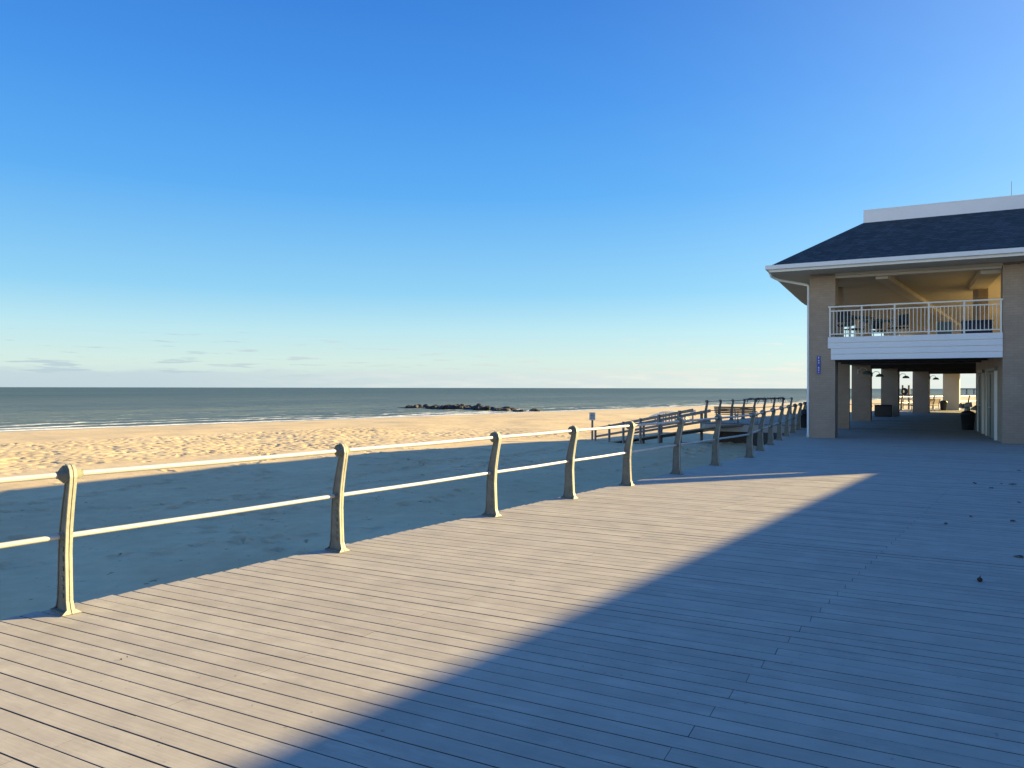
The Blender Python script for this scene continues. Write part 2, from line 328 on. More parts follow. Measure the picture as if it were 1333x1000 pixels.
# ---------------------------------------------------------------- beach terrain (p along the shore, q towards the sea)
def value_noise(P, Q, cell, seed):
    r_ = np.random.default_rng(seed); G = r_.random((256, 256)); x = P / cell; y = Q / cell
    xi = np.floor(x).astype(int); yi = np.floor(y).astype(int); fx = x - xi; fy = y - yi
    fx = fx * fx * (3 - 2 * fx); fy = fy * fy * (3 - 2 * fy)
    g = lambda a, b_: G[a % 256, b_ % 256]
    return (g(xi, yi) * (1 - fx) + g(xi + 1, yi) * fx) * (1 - fy) + (g(xi, yi + 1) * (1 - fx) + g(xi + 1, yi + 1) * fx) * fy - 0.5
def grid_mesh(name, ps, qs, Z, mat):
    P, Q = np.meshgrid(ps, qs, indexing='ij'); sf = np.array(SF); sr = -np.array(SR)
    X = P * sf[0] + Q * sr[0]; Y = P * sf[1] + Q * sr[1]
    co = np.stack([X, Y, Z], -1).reshape(-1, 3).astype(np.float32); a, b_ = len(ps), len(qs)
    i = (np.arange(a - 1)[:, None] * b_ + np.arange(b_ - 1)[None, :]).ravel(); quads = np.stack([i, i + 1, i + b_ + 1, i + b_], -1)[:, ::-1].astype(np.int32)
    me = bpy.data.meshes.new(name); me.vertices.add(len(co)); me.vertices.foreach_set('co', co.ravel())
    me.loops.add(quads.size); me.loops.foreach_set('vertex_index', quads.ravel()); me.polygons.add(len(quads))
    me.polygons.foreach_set('loop_start', np.arange(0, quads.size, 4, dtype=np.int32)); me.polygons.foreach_set('use_smooth', np.ones(len(quads), bool))
    me.update(calc_edges=True); me.validate(); me.materials.append(MATS[mat])
    o = bpy.data.objects.new(name, me); COL.objects.link(o); return o
def seq(*parts):
    out = []
    for a, b_, st in parts: out += list(np.arange(a, b_, st))
    return np.array(out)
def sand_base(q):
    return np.interp(q, [-400, 46, 88.5, 96, 140, 400], [-1.4, -1.4, -2.9, -3.35, -4.6, -9])
def drift(X, Y): return 0.45 * np.exp(-(((X - 9.5) / 5.5) ** 2 + ((Y - 33.5) / 5.0) ** 2))
def sand_z(X, Y):
    return float(sand_base(-(X * SR.x + Y * SR.y))) + drift(X, Y)
ps = np.concatenate([seq((-3000, -200, 400), (-200, -40, 8), (-40, -16, 0.25), (-16, 44, 0.085), (44, 60, 0.16), (60, 80, .3), (80, 200, 4), (200, 1000, 40), (1000, 8001, 500))])
qs = np.concatenate([seq((-400, -40, 40), (-40, 4, 4), (4, 27, 0.11), (27, 50, 0.09), (50, 52, .4), (52, 100, 0.8), (100, 141, 8)), [400.0]])
P, Q = np.meshgrid(ps, qs, indexing='ij')
Z = sand_base(Q)
near = np.clip((120 - np.abs(P - 20)) / 40, 0, 1) * np.clip((84 - Q) / 6, 0, 1) * np.clip((Q + 10) / 10, 0, 1)
Z = Z + near * (value_noise(P, Q, 7, 1) * 0.22 + value_noise(P, Q, 2.3, 2) * 0.11)
# long gentle ridges left by the wind, and trampled sand
Z = Z + near * 0.022 * value_noise(P * 0.45, Q, 0.8, 3)
edge = 3.0 * value_noise(P, Q, 6, 5)
tramp = np.clip((Q - 29.5 + edge) / 3, 0, 1) * np.clip((49 + edge - Q) / 4, 0, 1) * np.clip((42 - P + 4 * edge) / 14, 0, 1) * np.clip((P + 35) / 8, 0, 1)
Z = Z + tramp * (value_noise(P, Q, 0.9, 7) * 0.03 - np.maximum(0, value_noise(P, Q, 0.19, 8) - .08) * 0.27)
soft = np.clip((Q - 8) / 4, 0, 1) * np.clip((84 - Q) / 6, 0, 1) * near
Z = Z + soft * value_noise(P, Q, 0.5, 9) * 0.018
Z = Z + drift(P * SF.x - Q * SR.x, P * SF.y - Q * SR.y)
# footprints
fz = np.zeros_like(Z)
def dent(p0, q0, ang, L=0.17, W=0.075, D=0.06):
    ip = np.searchsorted(ps, [p0 - 0.5, p0 + 0.5]); iq = np.searchsorted(qs, [q0 - 0.5, q0 + 0.5])
    sl = (slice(*ip), slice(*iq)); dp = P[sl] - p0; dqv = Q[sl] - q0
    a = (dp * math.cos(ang) + dqv * math.sin(ang)) / L; b_ = (-dp * math.sin(ang) + dqv * math.cos(ang)) / W; r2 = a * a + b_ * b_
    fz[sl] += -D * np.exp(-r2 ** 1.6) + 0.25 * D * np.exp(-(np.sqrt(r2) - 1.7) ** 2 * 5)
for k in range(34):
    p0 = random.uniform(-6, 36); q0 = random.uniform(7.5, 27); ang = random.choice([0.15, 0.3, -0.25, 2.9, 1.2, 1.9]) + random.uniform(-.25, .25)
    for i in range(random.randint(5, 20)):
        p0 += 0.68 * math.cos(ang); q0 += 0.68 * math.sin(ang); ang += random.uniform(-.07, .07)
        sd_ = 0.13 * (-1) ** i
        if -6 < p0 < 60 and 7 < q0 < 34: dent(p0 - sd_ * math.sin(ang), q0 + sd_ * math.cos(ang), ang + random.uniform(-.2, .2), D=random.uniform(.14, .22))
for k in range(150): dent(random.uniform(-6, 45), random.uniform(7, 32), random.uniform(0, 3.14), random.uniform(.1, .25), random.uniform(.05, .1), random.uniform(.12, .2))
Z = Z + fz
tag(grid_mesh('beach_sand', ps, qs, Z, 'sand'), kind='structure')

# ---------------------------------------------------------------- sea
ps2 = seq((-9000, -1000, 1000), (-1000, -200, 50), (-200, 340, 1.6), (340, 1000, 30), (1000, 30001, 1500))
qs2 = np.concatenate([seq((84, 130, 0.5), (130, 200, 2), (200, 1000, 20), (1000, 30001, 1000))])
P2, Q2 = np.meshgrid(ps2, qs2, indexing='ij')
wobp = value_noise(P2, Q2 * 0.3, 26, 21) * 9
amp = np.clip((Q2 - 88) / 4, 0, 1) * np.clip((260 - Q2) / 120, 0, 1)
Z2 = -2.9 + amp * (0.20 * np.maximum(0, np.sin((Q2 + wobp) * 2 * math.pi / 13.0)) ** 3 * (0.5 + value_noise(P2, Q2, 30, 22)) + 0.05 * value_noise(P2, Q2, 3, 23))
tag(grid_mesh('sea', ps2, qs2, Z2, 'sea_water'), kind='structure')

# ---------------------------------------------------------------- boardwalk
def UV_(X, Y): return X * UF.x + Y * UF.y, X * UR.x + Y * UR.y        # world -> (along rail, right)
rail1 = [(-4.77, -0.50), (-2.865 - .918, 2.01 - 1.25), (-2.865, 2.01), (-1.947, 3.26), (-1.035, 4.51), (-.159, 5.78), (.531, 6.70), (1.193, 7.60), (1.93, 8.60), (2.69, 9.55), (3.45, 10.65),
         (4.03, 11.85), (4.61, 13.04), (5.2, 14.24), (5.78, 15.42), (6.36, 16.6), (6.95, 17.8), (7.53, 19.0), (8.0, 20.0)]
rail1 = [Vector((x * H, y * H, 0)) for x, y in rail1[1:]]
# straighten the first run onto one line
v_line = -5.605
for i in range(10):
    u, v = UV_(rail1[i].x, rail1[i].y); rail1[i] = UF * u + UR * v_line
E = 0.235
left = [rail1[0] - UF * 6 - UR * E] + [p - (UR if i < 9 else dirs(26.2)[1]) * E for i, p in enumerate(rail1[:-1])]
P_near = [Vector((12.35, 32.15, 0)), Vector((9.25, 33.75, 0)), Vector((8.85, 34.05, 0)), Vector((8.82, 34.5, 0))]
far_edge = [Vector((8.82, 34.5, 0)) + UF * 15.5, Vector((19.4, 46.4, 0)), Vector((24.2, 51.4, 0)), Vector((29, 55.9, 0)), Vector((34, 60.4, 0)), Vector((39.5, 64.4, 0)), Vector((47, 70, 0))]
deck_left = left + P_near + far_edge
deck_poly = [(p.x, p.y) for p in deck_left] + [(62, 56), (43, 33), (30, 17), (19, 2), (11, -10), (0, -14)]
root_deck = thing('boardwalk', None, None, (0, 0, 0)); root_deck['kind'] = 'structure'
BF, BR = dirs(AZP)
mb = MB(); pitch = 0.129; mi = []; gap = 0.0075; u = -18.03; row = 0
polyuv = [(x * BF.x + y * BF.y, x * BR.x + y * BR.y) for x, y in deck_poly]
rv = random.Random(3)
while u < 100:
    ws = pitch; g = gap
    uc = u + ws / 2; xs = []
    for i in range(len(polyuv)):
        (u0, v0), (u1, v1) = polyuv[i], polyuv[(i + 1) % len(polyuv)]
        if (u0 <= uc) != (u1 <= uc): xs.append(v0 + (uc - u0) / (u1 - u0) * (v1 - v0))
    xs.sort()
    if abs(uc - 7.90) < 0.065 or abs(uc - 17.1) < 0.065: g = 0.018
    jl = lambda c: (c + .153 * uc) / .988
    for k in range(0, len(xs) - 1, 2):
        va, vb = xs[k] + rv.uniform(-.012, .012), xs[k + 1]
        cuts = [c for c in ([jl(-1.365 + 3.66 * j) for j in range(-8, 16) if j != -1] if row % 2 == 0 else [jl(-3.59 + 7.32 * j) for j in range(-5, 9)]) if va + .3 < c < vb - .3]
        es = [va] + cuts + [vb]
        for a, b_ in zip(es[:-1], es[1:]):
            e1 = 0.0008 if row % 2 else 0.0016; a2, b2 = a + e1, b_ - e1; z = rv.uniform(-.0012, .0012); ua, ub = u + g / 2, u + ws - g / 2
            W = lambda uu, vv, zz: BF * uu + BR * vv + Vector((0, 0, zz))
            if -8 < u < 30:
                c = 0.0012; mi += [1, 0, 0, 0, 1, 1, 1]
                vs = []
                for vv in (a2, b2): vs += [W(ua, vv, -.026), W(ua, vv, z - c), W(ua + c, vv, z), W(ub - c, vv, z), W(ub, vv, z - c), W(ub, vv, -.026)]
                mb.add(vs, [(0, 1, 7, 6), (1, 2, 8, 7), (2, 3, 9, 8), (3, 4, 10, 9), (4, 5, 11, 10), (0, 5, 4, 3, 2, 1), (6, 7, 8, 9, 10, 11)])
            else:
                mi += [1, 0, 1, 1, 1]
                mb.add([W(ua, a2, -.026), W(ua, a2, z), W(ub, a2, z), W(ub, a2, -.026), W(ua, b2, -.026), W(ua, b2, z), W(ub, b2, z), W(ub, b2, -.026)],
                       [(0, 1, 5, 4), (1, 2, 6, 5), (2, 3, 7, 6), (3, 2, 1, 0), (4, 5, 6, 7)])
    u += ws; row += 1
o = mb.build('deck_boards', 'deck_boards', root_deck); o.data.materials.append(MATS['board_edge_shade']); o.data.polygons.foreach_set('material_index', mi)
# joists / substrate below the boards, set in from the edge, and the edge beam
ins = []
n_l = len(deck_left)
def inset_line(pts, d):
    out = []
    for i, p in enumerate(pts):
        a = pts[max(i - 1, 0)]; c = pts[min(i + 1, len(pts) - 1)]; t = (c - a).normalized(); out.append(p + Vector((t.y, -t.x, 0)) * d)
    return out
i1 = inset_line(deck_left, 0.03)
i2 = inset_line(deck_left, 0.09); eb = MB(); n_ = len(i1)
eb.add([Vector((p.x, p.y, z)) for ln in (i1, i2) for p in ln for z in (-.36, -.029)], [f for i in range(n_ - 1) for f in ((2*i, 2*i+1, 2*i+3, 2*i+2), (2*n_+2*i, 2*n_+2*i+2, 2*n_+2*i+3, 2*n_+2*i+1), (2*i+1, 2*n_+2*i+1, 2*n_+2*i+3, 2*i+3), (2*i, 2*i+2, 2*n_+2*i+2, 2*n_+2*i))])
eb.build('edge_beam', 'grey_paint', root_deck)
MB().prism([(p.x, p.y) for p in inset_line(deck_left, 0.10)] + deck_poly[n_l:], -0.355, -0.16).build('joists', 'dark_timber', root_deck)
bulk = inset_line(left[:-1], 0.7) + [Vector((10.6, 33.45, 0)), Vector((9.75, 33.95, 0)), Vector((9.75, 34.9, 0)), Vector((21, 44, 0)), Vector((28, 52, 0)), Vector((40, 62, 0))]
MB().prism([(p.x, p.y) for p in bulk] + deck_poly[n_l:], -2.4, -0.362).build('bulkhead', 'dark_timber', root_deck)
for k in range(4):
    for j in range(2):
        c = Vector((9.5, 34.6, 0)) + UF * (0.3 + 4.6 * k) + UR * (0.15 + 2.1 * j)
        MB().box(c + Vector((0, 0, -1.38)), (0.25, 0.25, 2.03), AZR).build('pile', 'dark_timber', root_deck)
tag(MB().prism([(66, 52), (43, 30), (30, 14), (19, -2), (11, -16), (500, -300), (700, 400)], -0.6, -0.1).build('street', 'asphalt'), kind='structure')

# ---------------------------------------------------------------- cast rail posts (local x: inward, y: along the rail)
def post_mesh():
    mb = MB()
    inner = [(0.030, 0.0), (0.012, .03), (-.008, .09), (-.016, .25), (-.022, .42), (-.012, .60), (.016, .78), (.040, .90), (.050, .97), (.040, 1.015), (.015, 1.043), (-.02, 1.05)]
    outer = [(-.195, 0.0), (-.162, .03), (-.146, .09), (-.136, .25), (-.130, .42), (-.108, .60), (-.064, .78), (-.030, .90), (-.022, .935), (-.03, .95), (-.03, .97), (-.03, .99)]
    t = 0.013; o = len(mb.v); n = len(inner)
    vs = [(x, sy * t, z) for (x, z) in inner for sy in (-1, 1)] + [(x, sy * t, z) for (x, z) in outer for sy in (-1, 1)]
    fs = []
    for i in range(n - 1):
        a, b_ = 2 * i, 2 * i + 2; c, d = 2 * n + 2 * i, 2 * n + 2 * i + 2
        fs += [(a, b_, d, c), (a + 1, c + 1, d + 1, b_ + 1), (c, d, d + 1, c + 1)]
    mb.add(vs, fs)
    # flanges: inner one in two ribs with a groove, outer one narrow
    def flange(path, y0, y1, th, sgn, flare):
        vs = []; fs = []
        for i, (x, z) in enumerate(path):
            k = flare * max(0, 1 - z / 0.04) ** 2
            ya = y0 - (k if y0 < 0 and abs(y0) > .01 else 0); yb = y1 + (k if y1 > 0 and abs(y1) > .01 else 0)
            xi = path[min(i + 1, len(path) - 1)]; xj = path[max(i - 1, 0)]; tx, tz = xi[0] - xj[0], xi[1] - xj[1]; l = math.hypot(tx, tz); nx, nz = tz / l * sgn, -tx / l * sgn
            vs += [(x, ya, z), (x, yb, z), (x + nx * th, yb, z + nz * th), (x + nx * th, ya, z + nz * th)]
        for i in range(len(path) - 1):
            for k in range(4): fs.append((4 * i + k, 4 * i + (k + 1) % 4, 4 * i + 4 + (k + 1) % 4, 4 * i + 4 + k))
        fs += [(3, 2, 1, 0), tuple(4 * (len(path) - 1) + k for k in range(4))]; mb.add(vs, fs)
    nweb = len(mb.f)
    flange(inner, -.0235, -.003, .012, 1, .042); flange(inner, .003, .0235, .012, 1, .042)
    nfl = len(mb.f)
    flange(outer[:9], -.020, .020, .010, -1, .02)
    mb.box((-.085, 0, .008), (.22, .095, .016))
    # scroll head
    def cyl(x, z, y0, y1, r, n=22):
        mb.tube([(x, y0, z), (x, y1, z)], r, n)
    cyl(-.022, .985, -.030, .030, .064); cyl(-.024, .985, -.044, .044, .050); cyl(-.004, .985, -.066, .066, .036); cyl(-.004, .985, -.085, .085, .026, 14)
    cyl(-.075, .54, -.026, .026, .032, 16); cyl(-.075, .54, -.042, .042, .025, 14)
    for zz in (.12, .18, .24, .31, .38, .45):                           # cast lugs on the web
        for sy in (-1, 1): mb.box((-.070, sy * .016, zz), (.03, .012, .03))
    me = mb.mesh('rail_post', 'cast_iron_paint'); me.materials.append(MATS['web_shade_mast_iron'])
    me.polygons.foreach_set('material_index', [0 if nweb <= i < nfl else 1 for i in range(len(me.polygons))]); return me
POST = post_mesh()
def pipe_rail(root, pts, azs, first_off=0):
    base = root.location
    for i, p in enumerate(pts):
        link_mesh('rail_post', POST, root, p - base, azs[i])
    for i in range(len(pts) - 1):
        for nm, xo, z, r_ in (('top_pipe', -.004, .985, .0205), ('lower_pipe', -.075, .54, .0195)):
            a = pts[i] + dirs(azs[i])[1] * xo + Vector((0, 0, z)); b_ = pts[i + 1] + dirs(azs[i + 1])[1] * xo + Vector((0, 0, z)); d = (b_ - a).normalized()
            MB().tube([a + d * .03, a * .5 + b_ * .5 + Vector((0, 0, -.004)), b_ - d * .03], r_, 14, False).build(nm, 'rail_pipe', root)
t = thing('boardwalk_railing', 'cream cast iron posts with two pipe rails along the near seaward edge of the boardwalk', 'railing', rail1[3])
azs = [AZR] * 9 + [33] + [26.2] * (len(rail1) - 10)
pipe_rail(t, rail1, azs[:len(rail1)])
r2 = [Vector((9.12, 34.55, 0)) + UF * 1.72 * k for k in range(9)]
t = thing('overlook_railing', 'grey pipe railing on the seaward edge of the overlook behind the bench', 'railing', r2[0]); pipe_rail(t, r2, [AZR] * 9)
# the short return beside the ramp head
r3 = [Vector((19.6, 46.0, 0)), Vector((22.0, 48.5, 0)), Vector((24.5, 51.0, 0)), Vector((26.9, 53.3, 0)), Vector((29.3, 55.5, 0)), Vector((31.7, 57.7, 0)), Vector((34.2, 59.9, 0)), Vector((36.8, 61.8, 0)), Vector((39.4, 63.7, 0)), Vector((42, 65.6, 0))]
t = thing('sunlit_railing', 'sunlit pipe railing seen through the passage beyond the pavilion', 'railing', r3[0])
pipe_rail(t, r3, [44, 45, 46, 47, 47, 48, 50, 53, 54, 54])

# black netting draped on the overlook railing
mb = MB(); pts = []; rr = []
a = r2[3] + Vector((0, 0, 1.03)); b_ = r2[7] + Vector((0, 0, 1.03)) + UF * .3
for i in range(70):
    f = i / 69; pts.append(a.lerp(b_, f) + Vector((random.uniform(-.02, .02), random.uniform(-.02, .02), random.uniform(-.03, .03)))); rr.append(random.uniform(.025, .06) * (0.4 if f < .08 or f > .95 else 1))
mb.tube(pts, rr, 7)
for k in range(16):
    f = random.random(); p = a.lerp(b_, f); mb.tube([p, p + Vector((random.uniform(-.05, .05), 0, -.10)), p + Vector((random.uniform(-.1, .1), 0, -random.uniform(.15, .3)))], [.03, .02, .01], 5)
tag(mb.build('netting', 'black_plastic'), 'black netting bundled along the top pipe of the overlook railing', 'netting')

# ---------------------------------------------------------------- pavilion
pav = thing('beach_pavilion', 'two storey tan brick pavilion with navy hipped roof and open upper terrace over the boardwalk', 'building', PC)
st = [(PC, AZP), (PV(0, 9.0), 30.0), (Vector((17.0, 37.0, 0)), 34), (Vector((21.6, 43.3, 0)), 38), (Vector((27.0, 49.7, 0)), 41.5), (Vector((33.8, 57.2, 0)), 42)]
WID = 8.9; OV = 1.1
def off(i, d, ahead=0): p, a = st[i]; F, Rr = dirs(a); return p + Rr * d + F * ahead
# columns
for i, (p, a, wd, top) in enumerate([(PV(.38, .38), AZP, .76, 2.95), (Vector((13.33, 29.75, 0)), AZP, .46, 2.95), (Vector((17.55, 37.1, 0)), 30, .86, 2.95), (Vector((22.15, 43.3, 0)), 32, .9, 2.95), (Vector((27.45, 49.6, 0)), 34, .95, 2.95), (Vector((33.1, 55.7, 0)), 34, 1.06, 2.95)]):
    if i == 0: MB().box(p + PF * .25 + Vector((0, 0, 2.65)), (wd, 1.26, 5.3), a).build('column', 'tan_brick', pav)
    else: MB().box(p + Vector((0, 0, top / 2)), (wd, wd, top), a).build('column', 'cream_paint' if i >= 5 else 'tan_brick', pav)
# brick pier to the right of the passage, passage wall, rooms behind
MB().box(PV(6.43, .25, 2.65), (2.32, .5, 5.3), AZP).build('brick_pier', 'tan_brick', pav)
wl = [PV(5.39, .5), PV(5.39, 8.4), Vector((21.8, 34.2, 0)), Vector((25.9, 39.9, 0)), Vector((31.2, 46.2, 0)), Vector((33.2, 50.3, 0))]
mb = MB()
for a, b_ in zip(wl[:-1], wl[1:]): mb.span(a + Vector((0, 0, 1.37)), b_ + Vector((0, 0, 1.37)), .22, 2.75)
mb.build('passage_wall', 'tan_brick', pav)
# unseen tower and slotted fin, added to shape the shadows on deck and sand
MB().box(PV(9.2, 1.6, 3.75), (3.2, 3.2, 7.5), AZP).build('shadow_tower', 'tan_brick', pav)
MB().box(PV(11.36, .10, 3.75), (.52, .2, 7.5), AZP).build('shadow_fin', 'tan_brick', pav)
MB().box(PV(10.95, .12, 2.02), (.30, .2, 4.04), AZP).build('shadow_slot_wall', 'tan_brick', pav)
MB().box(PV(10.95, .12, 6.35), (.30, .2, 2.3), AZP).build('shadow_slot_header', 'tan_brick', pav)
# floor slab, beams, upper ceiling
def ribbon(d0, d1, z0, z1, front=0.1, i0=0):
    L_ = [off(i, d0, front if i == 0 else 0) for i in range(i0, len(st))]; R_ = [off(i, d1, front if i == 0 else 0) for i in range(i0, len(st))]
    m_ = MB(); n = len(L_)
    vs = [v + Vector((0, 0, z)) for v in L_ + R_ for z in (z0, z1)]
    fs = []
    for i in range(n - 1):
        a, b_, c, d = 2 * i, 2 * i + 2, 2 * n + 2 * i, 2 * n + 2 * i + 2
        fs += [(a, b_, d, c), (a + 1, c + 1, d + 1, b_ + 1), (a, a + 1, b_ + 1, b_), (c, d, d + 1, c + 1)]
    fs += [(0, 2 * n, 2 * n + 1, 1), (2 * n - 2, 2 * n - 1, 4 * n - 1, 4 * n - 2)]
    m_.add(vs, fs); return m_
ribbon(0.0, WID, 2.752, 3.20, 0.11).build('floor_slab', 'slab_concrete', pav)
ribbon(0.0, WID, 5.22, 5.299, 0.0).build('terrace_ceiling', 'soffit', pav)
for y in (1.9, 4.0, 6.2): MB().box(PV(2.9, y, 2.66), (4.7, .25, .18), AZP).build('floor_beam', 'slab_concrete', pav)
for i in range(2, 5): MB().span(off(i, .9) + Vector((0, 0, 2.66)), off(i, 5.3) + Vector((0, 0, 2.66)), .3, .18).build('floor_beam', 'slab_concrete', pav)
# long ceiling beam and the dropped bulkhead on the right
a = Vector((11.66, 23.35, 5.12)); MB().span(a + Vector((0, 0, .02)), a + UF * 24 + Vector((0, 0, .02)), .34, .155).build('ceiling_beam', 'cream_paint', pav)
MB().box(PV(5.0, 2.2, 5.12), (.52, 3.9, .19), AZP).build('dropped_ceiling', 'soffit', pav)
MB().box(PV(3.0, .16, 5.18), (4.5, .22, .075), AZP).build('header', 'cream_paint', pav)
MB().box(PV(5.15, 5.2, 4.2), (.28, 2.1, 2.0), AZP).build('terrace_partition', 'tan_brick', pav)
MB().box(PV(.62, 3.3, 4.2), (.35, .5, 2.0), AZP).build('terrace_column', 'tan_brick', pav)
MB().box(PV(1.3, 9.6, 4.2), (.45, .45, 2.0), AZP).build('terrace_column', 'tan_brick', pav)
for i in (2, 3, 4): 
    p = off(i, .5); MB().box(p + Vector((0, 0, 4.2)), (.6, .6, 2.0), st[i][1]).build('terrace_column', 'cream_paint', pav)
    p = off(i, WID - .4); MB().box(p + Vector((0, 0, 4.2)), (.5, .5, 2.0), st[i][1]).build('terrace_column', 'cream_paint', pav)
ribbon(.2, WID - .1, 3.203, 3.22, .95).build('terrace_floor', 'soffit', pav)
mb = MB(); mb.span(PV(6.6, .5, 4.2), PV(6.6, 3.4, 4.2), .2, 2.0); mb.build('terrace_wall', 'cream_paint', pav)
# front band of lapped siding
fb = MB(); z = 2.52; hts = [.182, .182, .182, .179]
for k, hh_ in enumerate(hts):
    x0 = .64 if k < 2 else .55; x1 = 5.262
    ya, yb = -.085, -.050
    vs = [PV(x0, ya, z), PV(x1, ya, z), PV(x1, yb, z + hh_), PV(x0, yb, z + hh_), PV(x0, .10, z), PV(x1, .10, z), PV(x1, .10, z + hh_), PV(x0, .10, z + hh_)]
    fb.add(vs, [(0, 1, 2, 3), (4, 7, 6, 5), (0, 4, 5, 1), (3, 2, 6, 7), (0, 3, 7, 4), (1, 5, 6, 2)]); z += hh_ + .0005
fb.build('siding_band', 'siding', pav)
# balcony railing
br = bpy.data.objects.new('balcony_railing', None); COL.objects.link(br); br.parent = pav; br.location = PV(.75, -.02, 3.25) - pav.location
xs = [.61 + (5.22 - .61) * i / 5 for i in range(6)]; zt = 3.25
for x in xs: MB().box(PV(x, -.045, zt + .47), (.05, .05, .94), AZP).build('post', 'white_metal', br)
MB().box(PV((xs[0] + xs[-1]) / 2, -.045, zt + .965), (xs[-1] - xs[0] + .1, .065, .045), AZP).build('handrail', 'white_metal', br)
MB().box(PV((xs[0] + xs[-1]) / 2, -.045, zt + .83), (xs[-1] - xs[0], .036, .036), AZP).build('upper_bar', 'white_metal', br)
MB().box(PV((xs[0] + xs[-1]) / 2, -.045, zt + .09), (xs[-1] - xs[0], .036, .036), AZP).build('lower_bar', 'white_metal', br)
for i in range(5):
    for k in range(8):
        x = xs[i] + (xs[i + 1] - xs[i]) * (k + 1) / 9; MB().box(PV(x, -.045, zt + .46), (.02, .02, .71), AZP).build('baluster', 'white_metal', br)
# roof
ze, zr, zp = 5.5, 7.14, 7.52; IN = 2.62
def rl(i, d, back): 
    p, a = st[i]; F, Rr = dirs(a); f = {0: back, len(st) - 1: -back}.get(i, 0); return p + Rr * d + F * f
nS = len(st)
eL = [rl(i, -OV, -OV) for i in range(nS)]; eR = [rl(i, WID + OV, -OV) for i in range(nS)]
pL = [rl(i, -OV + IN, -OV + IN) for i in range(nS)]; pR = [rl(i, WID + OV - IN, -OV + IN) for i in range(nS)]
Zv = lambda p, z: p + Vector((0, 0, z))
loopE = eL + eR[::-1]; loopP = pL + pR[::-1]; n = len(loopE)
rf = MB(); vs = [Zv(p, ze) for p in loopE] + [Zv(p, zr) for p in loopP]
rf.add(vs, [(i, (i + 1) % n, n + (i + 1) % n, n + i) for i in range(n)])
rf.add([Zv(p, zr - .02) for p in pL] + [Zv(p, zr - .02) for p in pR], [(i, i + 1, nS + i + 1, nS + i) for i in range(nS - 1)])
roof = rf.build('roof', 'navy_shingles', pav)
def wall_loop(loop, z0, z1, th, out):
    m_ = MB(); n = len(loop); c = sum(loop, Vector()) / n; inner_ = []
    for i, p in enumerate(loop):
        a = (p - loop[i - 1]).normalized(); b_ = (loop[(i + 1) % n] - p).normalized()
        na = Vector((a.y, -a.x, 0)); nb = Vector((b_.y, -b_.x, 0)); m = (na + nb).normalized(); k = th / max(.3, m.dot(na)); inner_.append(p + m * k * out)
    vs = [Zv(p, z) for p in loop for z in (z0, z1)] + [Zv(p, z) for p in inner_ for z in (z0, z1)]
    fs = []
    for i in range(n):
        j = (i + 1) % n; a, b_, c_, d = 2 * i, 2 * j, 2 * n + 2 * i, 2 * n + 2 * j
        fs += [(a, a + 1, b_ + 1, b_), (c_, d, d + 1, c_ + 1), (a + 1, c_ + 1, d + 1, b_ + 1), (a, b_, d, c_)]
    m_.add(vs, fs); return m_
loopP2 = loopP
wall_loop(loopP2, zr - .05, zp, .16, 1).build('parapet', 'siding', roof)
wall_loop([p for p in loopP], zp + .001, zp + .05, .22, 1).build('parapet_cap', 'white_trim', roof)
wall_loop([p for p in loopE], 5.302, ze - .02, .06, 1).build('fascia', 'white_trim', roof)
# gutter outside the fascia
wall_loop([p for p in loopE], ze - .115, ze + .012, .11, -1).build('gutter', 'white_trim', roof)
sf = MB(); sf.add([Zv(p, 5.30) for p in eL] + [Zv(p, 5.30) for p in eR], [(i, i + 1, nS + i + 1, nS + i) for i in range(nS - 1)])
sf.build('soffit', 'soffit', pav)
# downspout from the left gutter to the column
dp = [Vector((8.42, 24.2, 5.40)), Vector((8.52, 24.28, 5.26)), Vector((8.75, 24.3, 5.16)), PV(-.10, .10, 4.99), PV(-.055, .10, 4.93), PV(-.05, .10, 4.80), PV(-.05, .10, 2.5), PV(-.05, .10, .12), PV(-.05, -.02, .03)]
MB().tube(dp, .042, 10).build('downspout', 'white_trim', pav)
# doors in the passage wall
def door(y0, y1):
    x = 5.262
    d = MB().box(PV(x, (y0 + y1) / 2, 1.06), (.05, y1 - y0, 2.10), AZP).build('door', 'door_paint', pav)
    for yy in (y0 - .06, y1 + .06): MB().box(PV(x - .012, yy, 1.08), (.09, .08, 2.16), AZP).build('jamb', 'white_trim', d)
    MB().box(PV(x - .012, (y0 + y1) / 2, 2.22), (.09, y1 - y0 + .24, .11), AZP).build('lintel', 'door_paint', d)
    MB().box(PV(x - .045, (y0 + y1) / 2, 1.06), (.02, .012, 2.05), AZP).build('door_seam', 'black_plastic', d)
    for s in (-1, 1): MB().tube([PV(x - .03, (y0 + y1) / 2 + s * .09, 1.0), PV(x - .08, (y0 + y1) / 2 + s * .09, 1.0), PV(x - .08, (y0 + y1) / 2 + s * .2, 1.0)], .012, 8).build('handle', 'white_metal', d)
door(1.5, 3.9); door(5.3, 6.9)
# blue plaque
pq = thing('blue_plaque', 'narrow upright blue plaque on the corner brick column', 'sign', PV(.275, -.012, 2.07))
MB().box(PV(.275, -.018, 2.36), (.10, .03, .58), AZP, .004).build('plate', 'sign_blue', pq)
mk = MB()
for z_, w_, h_ in ((2.60, .03, .07), (2.50, .035, .045), (2.43, .03, .055), (2.27, .035, .06), (2.19, .03, .05), (2.12, .035, .02)): mk.box(PV(.275, -.035, z_), (w_, .004, h_), AZP)
mk.build('lettering', 'sign_white', pq)
